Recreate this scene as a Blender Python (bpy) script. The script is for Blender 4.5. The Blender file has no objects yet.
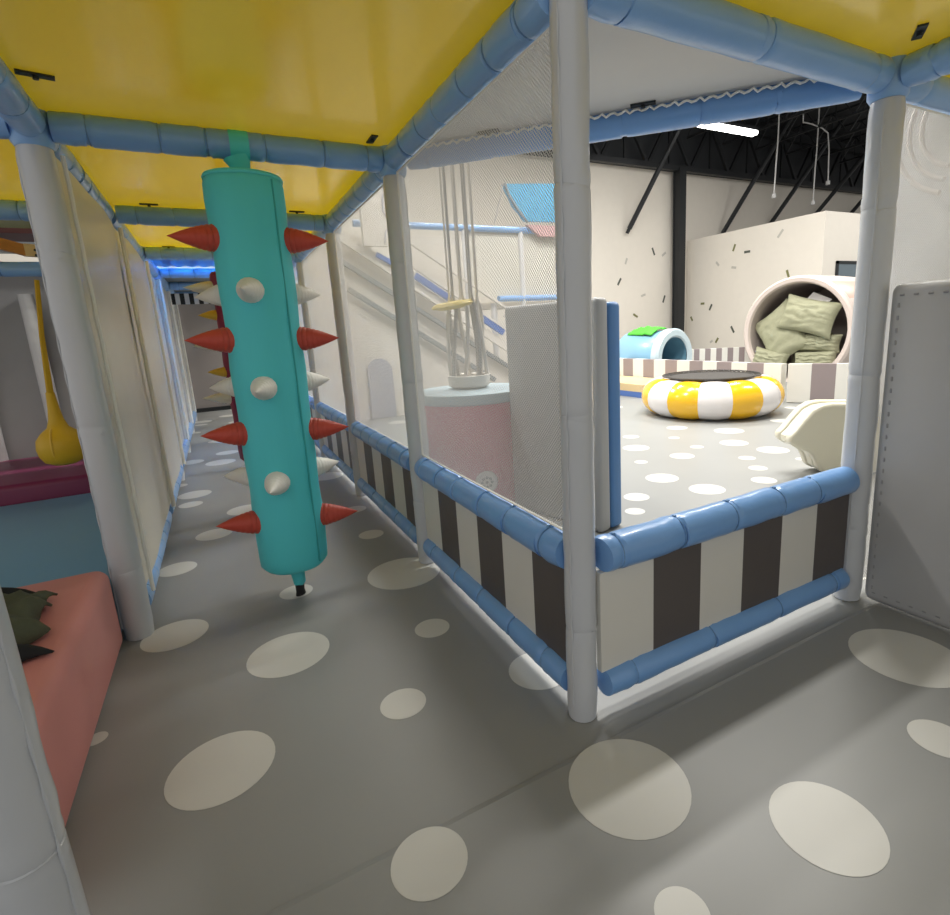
import bpy, math, random
from mathutils import Vector, Matrix, noise
R = math.radians
random.seed(7)
scn = bpy.context.scene
col = scn.collection

# ---------------------------------------------------------------- camera
cam_d = bpy.data.cameras.new('camera'); cam = bpy.data.objects.new('camera', cam_d); col.objects.link(cam)
yaw, pitch, roll = .4899, -.2088, -.0549
fw = Vector((math.sin(yaw)*math.cos(pitch), math.cos(yaw)*math.cos(pitch), math.sin(pitch)))
rt0 = Vector((math.cos(yaw), -math.sin(yaw), 0)); up0 = rt0.cross(fw)
rt = rt0*math.cos(roll)+up0*math.sin(roll); up = up0*math.cos(roll)-rt0*math.sin(roll)
m = Matrix((rt, up, -fw)).transposed().to_4x4(); m.translation = Vector((-.718, -1.0013, 1.0131))
cam.matrix_world = m
cam_d.sensor_fit = 'HORIZONTAL'; cam_d.sensor_width = 36; cam_d.lens = 36*532.93/950
cam_d.shift_x = -34.84/950; cam_d.shift_y = -16.16/950
cam_d.clip_start = .02; cam_d.clip_end = 100
scn.camera = cam

# ---------------------------------------------------------------- world, lights, exposure
w = bpy.data.worlds.new('world'); scn.world = w; w.use_nodes = True
w.node_tree.nodes['Background'].inputs[0].default_value = (1.0, .975, .93, 1)
w.node_tree.nodes['Background'].inputs[1].default_value = .54
scn.view_settings.view_transform = 'Standard'; scn.view_settings.look = 'None'
scn.view_settings.gamma = 1; scn.view_settings.exposure = .21
def area(name, loc, size, power, aim=None, colr=(1, .97, .92)):
    l = bpy.data.lights.new(name, 'AREA'); l.shape = 'RECTANGLE'; l.size, l.size_y = size; l.energy = power; l.color = colr
    o = bpy.data.objects.new(name, l); col.objects.link(o); o.location = loc
    if aim is not None:
        o.rotation_euler = (Vector(aim)-Vector(loc)).to_track_quat('-Z', 'Y').to_euler()
    return o
for i, (x, y) in enumerate(((2.6, 3.45), (3.1, 1.75), (3.6, 6.2), (7.2, 1.6), (7.2, 4.8), (1.4, 7.6), (12.6, 3.2), (-.9, 3.2))):  # last one is unseen, added to light the translucent yellow decks from above
    area('hall_light', (x, y, 5.05), (1.7, .3), 185 if i == 0 else 165)
area('hall_light', (9.55, 7.7, 4.93), (1.6, .12), 120)

# ---------------------------------------------------------------- materials
def mat(name, colr, rough=.5, bump=0, bscale=40, metal=0, coat=0, trans=0, noise_amt=0, nscale=6, stretch=None, alpha=1, spec=.5, sss=0):
    M = bpy.data.materials.new(name); M.use_nodes = True
    nt = M.node_tree; b = nt.nodes['Principled BSDF']
    c = tuple(colr)+(1,) if len(colr) == 3 else colr
    b.inputs['Base Color'].default_value = c; b.inputs['Roughness'].default_value = rough
    b.inputs['Metallic'].default_value = metal; b.inputs['Coat Weight'].default_value = coat
    b.inputs['Coat Roughness'].default_value = .12
    b.inputs['Transmission Weight'].default_value = trans; b.inputs['Alpha'].default_value = alpha
    b.inputs['Specular IOR Level'].default_value = spec
    if sss: b.inputs['Subsurface Weight'].default_value = sss; b.inputs['Subsurface Radius'].default_value = (.05, .05, .05)
    tc = nt.nodes.new('ShaderNodeTexCoord'); mp = nt.nodes.new('ShaderNodeMapping')
    nt.links.new(tc.outputs['Object'], mp.inputs[0])
    if stretch: mp.inputs['Scale'].default_value = stretch
    n1 = nt.nodes.new('ShaderNodeTexNoise'); n1.inputs['Scale'].default_value = nscale; n1.inputs['Detail'].default_value = 3
    nt.links.new(mp.outputs[0], n1.inputs['Vector'])
    mx = nt.nodes.new('ShaderNodeMix'); mx.data_type = 'RGBA'
    a = max(noise_amt, .03)
    mx.inputs[6].default_value = tuple(v*(1-a) for v in c[:3])+(1,); mx.inputs[7].default_value = tuple(min(1, v*(1+a)) for v in c[:3])+(1,)
    nt.links.new(n1.outputs['Fac'], mx.inputs[0]); nt.links.new(mx.outputs[2], b.inputs['Base Color'])
    if bump:
        n2 = nt.nodes.new('ShaderNodeTexNoise'); n2.inputs['Scale'].default_value = bscale; n2.inputs['Detail'].default_value = 4
        nt.links.new(mp.outputs[0], n2.inputs['Vector'])
        bp = nt.nodes.new('ShaderNodeBump'); bp.inputs['Strength'].default_value = bump; bp.inputs['Distance'].default_value = .01
        nt.links.new(n2.outputs['Fac'], bp.inputs['Height']); nt.links.new(bp.outputs[0], b.inputs['Normal'])
    return M
def emit(name, colr, s):
    M = bpy.data.materials.new(name); M.use_nodes = True; b = M.node_tree.nodes['Principled BSDF']
    b.inputs['Base Color'].default_value = tuple(colr)+(1,); b.inputs['Emission Color'].default_value = tuple(colr)+(1,)
    b.inputs['Emission Strength'].default_value = s; return M

floor_m = mat('floor_vinyl_grey', (.29, .295, .285), .42, .12, 3, noise_amt=.05, nscale=2)
dot_m = mat('floor_dot_pale', (.62, .615, .57), .42, .08, 3)
post_m = mat('post_vinyl', (.56, .585, .62), .28, .35, 9, coat=.35)
postw_m = mat('post_vinyl_white', (.72, .72, .72), .3, .45, 12, coat=.3)
blue_m = mat('rail_vinyl_blue', (.18, .38, .74), .33, .3, 14, coat=.3)
bluel_m = mat('beam_vinyl_light_blue', (.25, .46, .80), .33, .3, 14, coat=.3)
tie_m = mat('cable_tie_blue', (.13, .27, .5), .5)
deck_m = mat('deck_yellow_gloss', (.70, .565, .085), .2, .3, 1.6, coat=.5, noise_amt=.34, nscale=1.4, stretch=(2.6, .7, 1))  # stretched noise paints bright and olive reflection streaks into the yellow
nt = deck_m.node_tree; tl = nt.nodes.new('ShaderNodeBsdfTranslucent'); tl.inputs[0].default_value = (.95, .80, .10, 1); ms_ = nt.nodes.new('ShaderNodeMixShader'); ms_.inputs[0].default_value = .32
nt.links.new(nt.nodes['Principled BSDF'].outputs[0], ms_.inputs[1]); nt.links.new(tl.outputs[0], ms_.inputs[2]); nt.links.new(ms_.outputs[0], nt.nodes['Material Output'].inputs[0])
deckw_m = mat('deck_pale_grey', (.66, .64, .60), .45, .1, 4)
brk_m = mat('bracket_dark_steel', (.03, .035, .035), .4, metal=.5)
white_m = mat('vinyl_white_stripe', (.70, .69, .64), .4, .15, 10)
dark_m = mat('vinyl_brown_grey_stripe', (.095, .082, .078), .42, .15, 10)
taupe_m = mat('vinyl_taupe_stripe', (.27, .225, .225), .45, .1, 10)
net_m = mat('net_white_nylon', (.74, .73, .70), .6)
wallp_m = mat('vinyl_wall_panel_beige', (.66, .64, .57), .45, .35, 2.2, coat=.1, noise_amt=.04)
cord_m = mat('lacing_cord_white', (.88, .87, .82), .5, .3, 60)
pad_m = mat('padded_panel_grey', (.44, .44, .445), .42, .35, 3, noise_amt=.05)
padb_m = mat('padded_panel_blue', (.075, .21, .46), .4, .2, 6)
stitch_m = mat('panel_thread', (.30, .30, .31), .6)
slab_m = mat('slab_vinyl_grey', (.40, .40, .39), .45, .15, 4)
teal_m = mat('bag_fabric_teal', (.085, .64, .70), .62, .9, 6, noise_amt=.06, nscale=3, stretch=(1, 1, .5))
seam_m = mat('bag_seam_dark_teal', (.03,.38,.40), .7)
red_m = mat('spike_fabric_red', (.52, .065, .04), .5, .5, 25)
spw_m = mat('spike_fabric_white', (.78, .76, .70), .45, .5, 25)
mag_m = mat('bag_fabric_magenta', (.28, .02, .10), .6, .3, 8)
yel_m = mat('spike_fabric_yellow', (.75, .48, .05), .5, .3, 20)
black_m = mat('strap_black', (.012, .012, .013), .7, .4, 80)
pink_m = mat('step_vinyl_pink', (.66, .26, .235), .42, .2, 4)
bluefl_m = mat('mat_vinyl_blue', (.16, .34, .52), .4, .12, 4)
magp_m = mat('block_vinyl_magenta', (.19, .018, .08), .4, .15, 6)
ball_m = mat('ball_fabric_yellow', (.68, .42, .012), .5, .5, 12)
wood_m = mat('wood_orange', (.50, .22, .05), .5, .2, 8, noise_amt=.2, nscale=3, stretch=(1, 12, 12))
woode_m = mat('wood_pale_end', (.72, .55, .30), .5)
olive_m = mat('cloth_olive', (.075, .085, .05), .8, .6, 20, noise_amt=.3, nscale=12)
lining_m = mat('cloth_black_lining', (.01, .011, .012), .85)
wall_m = mat('hall_wall_cream', (.79, .745, .67), .8, .05, 5)
steel_m = mat('steel_dark', (.018, .02, .023), .5, .1, 10, metal=.2)
roof_m = mat('roof_deck_dark', (.03, .033, .038), .7)
lamp_m = emit('lamp_glow', (1, .98, .93), 9)
cable_m = mat('cord_pale', (.62, .62, .62), .5)
c_olive = mat('confetti_olive', (.20, .20, .08), .7); c_dk = mat('confetti_dark', (.09, .10, .08), .7)
c_lt = mat('confetti_light', (.52, .50, .45), .7); c_pk = mat('confetti_pink', (.62, .48, .42), .7)
ry_m = mat('ring_vinyl_yellow', (.88, .50, .012), .22, .08, 5, coat=.5)
rw_m = mat('ring_vinyl_white', (.82, .78, .76), .22, .08, 5, coat=.5)
rm_m = mat('trampoline_mat', (.06, .055, .05), .8, .4, 60)
tun_m = mat('tunnel_vinyl_cream', (.64, .55, .50), .4, .5, 5)
tun2_m = mat('tunnel_vinyl_blush', (.56, .38, .31), .4, .3, 5)
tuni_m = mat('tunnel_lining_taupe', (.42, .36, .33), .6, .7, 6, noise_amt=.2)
pil_m = mat('pillow_khaki_green', (.32, .32, .21), .7, .8, 18, noise_amt=.12, nscale=8)
bar_m = mat('barrel_plastic_blue', (.22, .42, .58), .3, .1, 5, coat=.3)
barw_m = mat('barrel_rim_pale', (.52, .64, .70), .25, .1, 20, coat=.4)
bari_m = mat('barrel_inside', (.13, .27, .36), .4)
green_m = mat('cloth_green', (.08, .48, .04), .7, .5, 20)
cream_m = mat('toy_plastic_cream', (.76, .72, .56), .32, .15, 4, coat=.3, sss=.2)
pdrum_m = mat('drum_vinyl_pink', (.66, .15, .25), .45, .1, 5)
rim_m = mat('drum_top_pale_blue', (.45, .58, .64), .4)
disc_m = mat('disc_yellow', (.68, .52, .10), .5, .1, 8)
rope_m = mat('rope_grey', (.42, .41, .40), .7)
tow_m = mat('tower_white', (.72, .68, .62), .5, .1, 4)
slot_m = mat('tower_grey_bar', (.22, .24, .25), .5)
arch_m = mat('arch_lavender', (.42, .42, .48), .5)
tblue_m = mat('tower_blue', (.08, .17, .47), .4)
can_m = mat('canopy_sky_blue', (.08, .36, .58), .45)
rose_m = mat('tower_rose', (.58, .36, .36), .6)
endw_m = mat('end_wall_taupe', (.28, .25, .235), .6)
glass_m = mat('window_glass_dark', (.12, .16, .19), .1)
bsheet_m = mat('sheet_translucent_blue', (.03, .22, .62), .3, trans=.75)
lgreen_m = mat('sheet_pale_green', (.45, .50, .22), .5)
maroon_m = mat('board_maroon', (.12, .035, .045), .5)
clear_m = mat('film_clear', (.8, .8, .8), .25, .5, 8, alpha=.35)

# ---------------------------------------------------------------- mesh builder
class MB:
    def __init__(s): s.v = []; s.f = []; s.mi = []
    def add(s, vs, fs, mi=0):
        o = len(s.v); s.v += [Vector(v) for v in vs]; s.f += [tuple(i+o for i in f) for f in fs]
        s.mi += [mi]*len(fs) if isinstance(mi, int) else list(mi)
        return s
    def box(s, a, b, mi=0, rz=0, piv=None):
        (x0, y0, z0), (x1, y1, z1) = a, b
        vs = [Vector(p) for p in ((x0,y0,z0),(x1,y0,z0),(x1,y1,z0),(x0,y1,z0),(x0,y0,z1),(x1,y0,z1),(x1,y1,z1),(x0,y1,z1))]
        if rz:
            pv = Vector(piv) if piv else (Vector(a)+Vector(b))/2; q = Matrix.Rotation(rz, 3, 'Z'); vs = [q@(v-pv)+pv for v in vs]
        return s.add(vs, [(0,3,2,1),(4,5,6,7),(0,1,5,4),(1,2,6,5),(2,3,7,6),(3,0,4,7)], mi)
    def rbox(s, a, b, r=.02, mi=0, n=3):     # box with rounded edges
        x0,y0,z0 = a; x1,y1,z1 = b; cx = ((x0+x1)/2, (y0+y1)/2, (z0+z1)/2); h = [(x1-x0)/2, (y1-y0)/2, (z1-z0)/2]
        r = min(r, min(h)*.98)
        rows = []; N = 4*(n+1); lat = []
        for i in range(n+1): lat.append((-1, -math.pi/2+i*math.pi/2/n))
        for i in range(n+1): lat.append((1, i*math.pi/2/n))
        vs = []
        for sz, t in lat:
            for qd in range(4):
                sx = 1 if qd in (0, 3) else -1; sy = 1 if qd in (0, 1) else -1
                for k in range(n+1):
                    p = qd*math.pi/2+k*math.pi/2/n
                    vs.append((cx[0]+sx*(h[0]-r)+r*math.cos(t)*math.cos(p), cx[1]+sy*(h[1]-r)+r*math.cos(t)*math.sin(p), cx[2]+sz*(h[2]-r)+r*math.sin(t)))
        fs = []
        for j in range(len(lat)-1):
            for k in range(N): fs.append((j*N+k, j*N+(k+1)%N, (j+1)*N+(k+1)%N, (j+1)*N+k))
        fs.append(tuple(reversed(range(N)))); fs.append(tuple((len(lat)-1)*N+k for k in range(N)))
        return s.add(vs, fs, mi)
    def tube(s, pts, rad, seg=14, mi=0, cap=True, closed=False, flat=None):
        pts = [Vector(p) for p in pts]; n = len(pts)
        if not hasattr(rad, '__len__'): rad = [rad]*n
        vs = []; ref = None
        for i in range(n):
            if closed: t = pts[(i+1) % n]-pts[i-1]
            else: t = pts[min(i+1, n-1)]-pts[max(i-1, 0)]
            t.normalize()
            if ref is None: ref = t.orthogonal().normalized()
            ref = (ref-t*ref.dot(t)).normalized(); bi = t.cross(ref)
            for k in range(seg):
                a = 2*math.pi*k/seg; fx = flat or 1
                vs.append(pts[i]+ref*math.cos(a)*rad[i]+bi*math.sin(a)*rad[i]*fx)
        fs = []
        for i in range(n if closed else n-1):
            for k in range(seg):
                j = (i+1) % n; fs.append((i*seg+k, i*seg+(k+1)%seg, j*seg+(k+1)%seg, j*seg+k))
        if cap and not closed: fs += [tuple(reversed(range(seg))), tuple((n-1)*seg+k for k in range(seg))]
        return s.add(vs, fs, mi)
    def lathe(s, prof, o=(0,0,0), axis=(0,0,1), seg=32, mi=0, arc=2*math.pi, ref=None):
        ax = Vector(axis).normalized(); rf = (Vector(ref) if ref else ax.orthogonal()).normalized(); bi = ax.cross(rf); o = Vector(o)
        n = len(prof); full = arc > 6.28; cnt = seg if full else seg+1
        vs = [o+ax*z+(rf*math.cos(arc*k/seg)+bi*math.sin(arc*k/seg))*r for r, z in prof for k in range(cnt)]
        fs = []; ms = []
        for i in range(n-1):
            for k in range(seg):
                fs.append((i*cnt+k, i*cnt+(k+1)%cnt, (i+1)*cnt+(k+1)%cnt, (i+1)*cnt+k))
                ms.append(mi(k, i) if callable(mi) else mi)
        return s.add(vs, fs, ms)
    def prism(s, poly, d, mi=0, frame=None):   # poly in (u,v), extruded along w by d
        f = frame or (lambda u, v, w_: (u, w_, v)); n = len(poly)
        vs = [f(u, v, 0) for u, v in poly]+[f(u, v, d) for u, v in poly]
        fs = [tuple(range(n)), tuple(reversed(range(n, 2*n)))]+[(i, i+n, (i+1)%n+n, (i+1)%n) for i in range(n)]
        return s.add(vs, fs, mi)
    def build(s, name, mats, parent=None, smooth=35, fix=True):
        o0 = parent_world(parent) if parent else Vector((0, 0, 0))
        me = bpy.data.meshes.new(name); me.from_pydata([v-o0 for v in s.v], [], s.f)
        for M in (mats if isinstance(mats, (list, tuple)) else [mats]): me.materials.append(M)
        me.polygons.foreach_set('material_index', s.mi)
        if smooth:
            me.polygons.foreach_set('use_smooth', [True]*len(me.polygons)); me.update(); me.set_sharp_from_angle(angle=R(smooth))
        if fix:
            import bmesh
            bm = bmesh.new(); bm.from_mesh(me); bmesh.ops.recalc_face_normals(bm, faces=bm.faces); bm.to_mesh(me); bm.free()
        o = bpy.data.objects.new(name, me); col.objects.link(o)
        if parent: o.parent = parent
        return o
def parent_world(p):
    v = Vector((0, 0, 0))
    while p: v = v+p.location; p = p.parent
    return v
def tag(o, label, cat, group=None, kind=None):
    o['label'] = label; o['category'] = cat
    if group: o['group'] = group
    if kind: o['kind'] = kind
    return o
def thing(name, loc, label, cat, group=None):
    o = bpy.data.objects.new(name, None); col.objects.link(o); o.location = loc; o.empty_display_size = .1
    return tag(o, label, cat, group)
def struct(name, mb, mats, **k):
    o = mb.build(name, mats, **k); o['kind'] = 'structure'; return o
def ringed(p0, p1, r, pitch=.19, off=.1, dep=.10, extra=.0, seed=0, seg=18):
    """padded tube with grooves where the ties pull the foam in"""
    p0, p1 = Vector(p0), Vector(p1); L = (p1-p0).length; rnd = random.Random(seed)
    ties = []; s = off
    while s < L-.04: ties.append(s+rnd.uniform(-.02, .02)); s += pitch
    st = {0.0, L}
    for t in ties:
        for d in (-.03, -.012, -.005, 0, .005, .012, .03):
            if 0 < t+d < L: st.add(t+d)
    x = .05
    while x < L: st.add(x); x += .05
    st = sorted(st); pts = []; rad = []
    for q in st:
        g = sum(math.exp(-((q-t)/.0065)**2) for t in ties)
        pts.append(p0+(p1-p0)*(q/L)+Vector((rnd.uniform(-1,1), rnd.uniform(-1,1), rnd.uniform(-1,1)))*.0012)
        rad.append(r*(1-dep*g+rnd.uniform(-.012, .012))*(1 if 0 < q < L else .93))
    return pts, rad, ties, (p1-p0)/L

# ---------------------------------------------------------------- layout of the play frame
H = 1.68; XR = 1.168; XL = -1.10; h1 = .445; h2 = .085
YS = [0, 1.2, 2.45, 3.76, 5.0, 6.25, 7.5]

# floor with its printed dots (one mesh)
f = MB()
f.add([(-4.5,-.09,-.008),(24,-.09,-.008),(24,11,-.008),(-4.5,11,-.008)], [(0,1,2,3)])
f.add([(-4.5,-4,.0),(24,-4,.0),(24,-.10,.0),(-4.5,-.10,.0),(24,-.085,-.004),(-4.5,-.085,-.004),(24,-.082,-.0085),(-4.5,-.082,-.0085)], [(0,1,2,3),(3,2,4,5),(5,4,6,7)])
def dot(cx, cy, a, b, th=0, z=None):
    z = z if z is not None else (-.0072 if cy > -.09 else .0008)
    n = 40; vs = []
    for k in range(n):
        t = 2*math.pi*k/n; u, v = a*math.cos(t), b*math.sin(t)
        vs.append((cx+u*math.cos(th)-v*math.sin(th), cy+u*math.sin(th)+v*math.cos(th), z))
    f.add(vs, [tuple(range(n))], 1)
DOTS = [[-0.852, 0.35, 0.122], [-0.648, 0.777, 0.129], [-0.993, 1.138, 0.107], [-0.396, 0.329, 0.064], [-0.187, 0.654, 0.061], [-0.133, 1.146, 0.156], [-0.047, -0.218, 0.134], [0.224, -0.501, 0.105], [-0.495, -0.153, 0.075], [-0.148, -0.474, 0.048], [0.946, -0.3, 0.145], [0.664, -0.506, 0.063], [0.006, 0.248, 0.093], [-1.021, 1.815, 0.082], [-0.867, 2.232, 0.091], [-0.567, 1.236, 0.065], [-0.137, 1.694, 0.064], [-0.987, 3.228, 0.105], [-1.003, 2.968, 0.071], [-1.15, 0.647, 0.027], [-0.693, 2.606, 0.106], [-0.11, 2.17, 0.063], [1.782, 1.176, 0.106], [1.747, 1.517, 0.106], [1.178, 1.139, 0.055], [2.211, 2.288, 0.107], [2.283, 1.856, 0.091], [2.914, 1.898, 0.111], [3.282, 2.249, 0.128], [2.923, 1.55, 0.115], [2.193, 1.09, 0.076], [2.405, 1.292, 0.061], [2.579, 1.513, 0.059], [2.591, 1.992, 0.053], [1.93, 1.918, 0.048], [2.714, 2.362, 0.048], [3.066, 2.67, 0.096], [2.475, 2.65, 0.072], [4.001, 2.246, 0.088], [4.749, 2.637, 0.066], [2.83, 1.255, 0.043]]
placed = [(x, y, r) for x, y, r in DOTS]
for x, y, r in DOTS: dot(x, y, r, r)
rd = random.Random(3)
for x0, x1, y0, y1, n in ((XL, 0, 3.0, 8.4, 90), (.3, 5, 1.3, 9, 170), (5.3, 10.5, 0, 9, 90), (-1.0, 1.1, -2.6, -.9, 16), (1.3, 4.5, -2.5, .8, 40)):
    for k in range(n):
        x, y, r = rd.uniform(x0, x1), rd.uniform(y0, y1), rd.choice((.05, .075, .1, .12))
        if all((x-a)**2+(y-b)**2 > (r+c+.07)**2 for a, b, c in placed) and abs(y+.09) > r+.02 and not (2 < x < 5 and y < 3.6 and y > .6) :
            placed.append((x, y, r)); dot(x, y, r, r)
struct('floor', f, [floor_m, dot_m], smooth=0, fix=False)

# ---------------------------------------------------------------- hall shell
def confetti(mb, frame, items):
    for u, v, L, ang, mi in items:
        c, s_ = math.cos(ang), math.sin(ang); h = .028
        P = [(-L/2,-h),(L/2,-h),(L/2,h),(-L/2,h)]
        mb.add([frame(u+a*c-b*s_, v+a*s_+b*c) for a, b in P], [(0,1,2,3)], mi)
b = MB(); b.box((-4.5, 10, -.02), (24, 10.15, 4.74)); b.box((-4.5, 9.98, 4.74), (24, 10.15, 6.2), 5)
rc = random.Random(11); its = [(9.7, 2.77, 0.2, 2.0, 2), (8.55, 2.02, 0.2, 1.0, 2), (10.08, 1.56, 0.2, 1.2, 2), (9.08, 1.16, 0.17, -0.5, 1), (8.78, 2.52, 0.16, 1.2, 3), (10.07, 2.71, 0.16, 0.6, 3), (9.35, 1.67, 0.16, 0.3, 3)]
for k in range(26): its.append((rc.uniform(-.5, 7.6), rc.uniform(.6, 2.9), .18, rc.uniform(0, 3), rc.randint(1, 4)))
confetti(b, lambda u, v: (u, 9.996, v), its)
struct('wall_back', b, [wall_m, c_olive, c_dk, c_lt, c_pk, roof_m], smooth=0, fix=False)
b = MB(); b.box((10.9, 6.2, 0), (11.0, 9.98, 3.06)); b.box((11.0, 6.2, 0), (23.9, 6.3, 3.06))
its = [(8.46, 2.66, 0.17, 1.94, 1), (8.08, 2.51, 0.17, 3.14, 2), (7.22, 2.78, 0.204, 2.24, 3), (8.95, 2.34, 0.136, 0.84, 3), (8.45, 2.19, 0.14450000000000002, 3.34, 3), (6.98, 1.86, 0.221, 1.24, 1), (9.41, 1.38, 0.1275, 3.14, 1), (9.14, 1.27, 0.17, 2.04, 2), (9.78, 1.0, 0.136, 1.04, 1), (8.43, 0.68, 0.187, 1.04, 2), (8.91, 0.41, 0.153, 2.14, 1), (9.28, 0.13, 0.11900000000000001, 2.84, 1), (7.86, 1.19, 0.1275, 1.34, 4), (9.09, 0.38, 0.102, 2.54, 3)]
confetti(b, lambda u, v: (10.897, u, v), its)
struct('wall_partition', b, [wall_m, c_olive, c_dk, c_lt, c_pk], smooth=0, fix=False)
b = MB()
for a, c in (((11.37,1.60),(12.3,1.66)), ((11.37,2.0),(12.3,2.06)), ((11.37,1.60),(11.43,2.06)), ((12.24,1.60),(12.3,2.06))): b.box((a[0], 6.16, a[1]), (c[0], 6.199, c[1]))
wf = struct('window_1', b, steel_m)
g = MB().box((11.42, 6.175, 1.65), (12.25, 6.19, 2.01)).build('window_pane', glass_m, wf)
struct('ceiling', MB().box((-4.5, -4, 6.2), (24, 10.15, 6.3)), roof_m, smooth=0)
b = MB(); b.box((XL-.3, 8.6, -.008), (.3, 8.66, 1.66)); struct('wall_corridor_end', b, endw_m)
b = MB(); b.box((XL-.2, 8.54, -.008), (.1, 8.60, .05)); struct('baseboard_corridor_end', b, steel_m)

# steel: column, girders, joists, braces
b = MB(); x0, x1, y0, y1 = 10.24, 10.46, 9.62, 9.86
b.box((x0,y0,0),(x1,y0+.04,4.75)); b.box((x0,y1-.04,0),(x1,y1,4.75)); b.box(((x0+x1)/2-.02,y0+.04,0),((x0+x1)/2+.02,y1-.04,4.75))
b.box((x0+.02,y0+.04,0),(x0+.05,y1-.04,4.75)); b.box((x1-.05,y0+.04,0),(x1-.02,y1-.04,4.75))
tag(b.build('steel_column', steel_m), 'black steel column standing against the cream back wall of the hall', 'column')
def truss(name, p0, p1, h, n, label, grp, r=.05):
    p0, p1 = Vector(p0), Vector(p1); t = thing(name, p0, label, 'roof truss', grp)
    dz = Vector((0, 0, h)); m_ = MB()
    m_.tube([p0, p1], r, 4); m_.build('bottom_chord', steel_m, t, smooth=0)
    MB().tube([p0+dz, p1+dz], r, 4).build('top_chord', steel_m, t, smooth=0)
    m_ = MB()
    for i in range(n):
        a = p0.lerp(p1, i/n); c = p0.lerp(p1, (i+1)/n); q = (a+c)/2
        m_.tube([a, q+dz], r*.6, 4); m_.tube([q+dz, c], r*.6, 4)
        m_.tube([q, q+dz], r*.4, 4)
    m_.build('web', steel_m, t, smooth=0)
truss('girder_truss', (2, 9.75, 4.76), (23.8, 9.75, 4.76), 1.15, 15, 'deep dark girder truss running along the top of the back wall', None, .09)
truss('girder_truss', (7.6, 5.2, 5.1), (23.8, 5.2, 5.1), .95, 13, 'dark girder truss crossing the hall in front of the back wall one', None, .07)
for i in range(12):
    x = 7.9+i*1.3
    truss('roof_joist', (x, 5.3, 5.45), (x, 9.65, 5.45), .6, 5, 'dark open web joist under the hall roof', 'open web joists under the hall roof', .035)
BR = [((8.789, 9.88, 3.281), (9.795, 8.54, 6.229)), ((12.148, 9.88, 3.269), (13.229, 8.54, 6.17)), ((14.096, 9.88, 3.526), (15.395, 8.54, 6.272)), ((16.267, 9.88, 3.93), (17.046, 8.54, 5.865)), ((18.1, 9.88, 4.02), (19.2, 8.5, 6.2))]
for i, (a, c) in enumerate(BR):
    o = MB().tube([a, c], .06, 8).tube([Vector(a)-(Vector(c)-Vector(a)).normalized()*.12, a], .045, 8).build('diagonal_brace', steel_m)
    tag(o, ['slanting dark roof brace left of the black steel column', 'slanting dark roof brace, first to the right of the steel column', 'slanting dark roof brace, second to the right of the steel column', 'slanting dark roof brace, third to the right of the steel column, above the wall corner', 'slanting dark roof brace farthest right, beside the padded post'][i], 'brace', 'slanting braces below the hall roof')
# ceiling lamps
LSP = [('long lit tube lamp under the dark hall roof', (8.55, 10.55, 7.7, 5.0))]
for lb, (xa, xb, y, z) in LSP:
    t = thing('ceiling_lamp', ((xa+xb)/2, y, z), lb, 'ceiling lamp')
    MB().box((xa, y-.07, z+.0), (xb, y+.07, z+.06)).build('housing', steel_m, t)
    MB().rbox((xa+.02, y-.09, z-.09), (xb-.02, y+.09, z-.001), .03).build('tube', lamp_m, t)
CB = [[(12.5, 7.9, 5.488), (12.853, 7.9, 5.485), (13.261, 7.9, 5.443), (13.518, 7.9, 5.358), (13.604, 7.9, 4.976), (13.647, 7.9, 4.254)], [(11.604, 7.9, 4.998), (11.573, 7.9, 4.453), (11.548, 7.9, 3.811)], [(13.108, 7.9, 4.974), (13.081, 7.9, 4.467), (13.075, 7.9, 3.743)]]
for i, pts in enumerate(CB):
    pts = [(pts[0][0], pts[0][1], 6.2), (pts[0][0], pts[0][1], pts[0][2]+.15)]+list(pts)
    t = MB().tube(pts, .016, 8).tube([pts[-1], (pts[-1][0], pts[-1][1], pts[-1][2]-.09)], .05, 10).build('dangling_cable', cable_m)
    tag(t, ['pale cord with arched top hanging near the padded post, rightmost', 'pale cord hanging straight, leftmost of the three under the roof', 'thin pale cord hanging between the other two'][i], 'cord', 'pale cords hanging from the hall roof')

# ---------------------------------------------------------------- padded posts
def post(x, y, top, label, m_=post_m, r=.043, joint=True, seed=0, pitch=.52, grp=None, name='padded_post'):
    t = thing(name, (x, y, 0), label, 'post', grp)
    pts, rad, ties, _ = ringed((x, y, -.006 if y > -.08 else 0), (x, y, top), r, pitch, .27, .045, seed=seed, seg=22)
    MB().tube(pts, rad, 24).build('foam_cover', m_, t)
    if joint:
        MB().tube([(x,y,top),(x,y,top+.012),(x,y,top+.1),(x,y,top+.118)], [.046,.054,.056,.045], 20).build('corner_joint', bluel_m, t)
    # gathered seam of the vinyl sleeve
    a = R(200) if seed % 2 else R(-25)
    s_ = [(x+math.cos(a)*(r+.001), y+math.sin(a)*(r+.001), z*.02) for z in range(2, int(top/.02)-1)]
    MB().tube(s_, [.0022+.0012*math.sin(i*1.3) for i in range(len(s_))], 6).build('sleeve_seam', m_, t)
    return t
GP = 'padded posts of the play frame'
pm = post(.006, .026, 2.35, 'tall grey padded post in the middle, where the two striped rails meet', r=.040, joint=False, seed=1, grp=GP)
pm.rotation_euler.y = R(.55)
post(0, 1.2, 1.62, 'white padded post beside the railing, just right of the spiked teal bag', seed=2, grp=GP)
post(0, 2.45, 1.62, 'slim padded post behind the railing, the next one back past the teal bag', seed=3, grp=GP)
post(0, 3.76, 1.62, 'padded post half hidden by the right side spikes of the teal bag', seed=4, grp=GP)
post(XR, 0, 1.62, 'grey padded post at the right end of the striped railing beside the grey panel', r=.047, seed=5, grp=GP)
post(XL+.014, -.04, 1.62, 'padded post at the lower left corner of the photo in front of the pink step', r=.052, seed=6, grp=GP)
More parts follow.
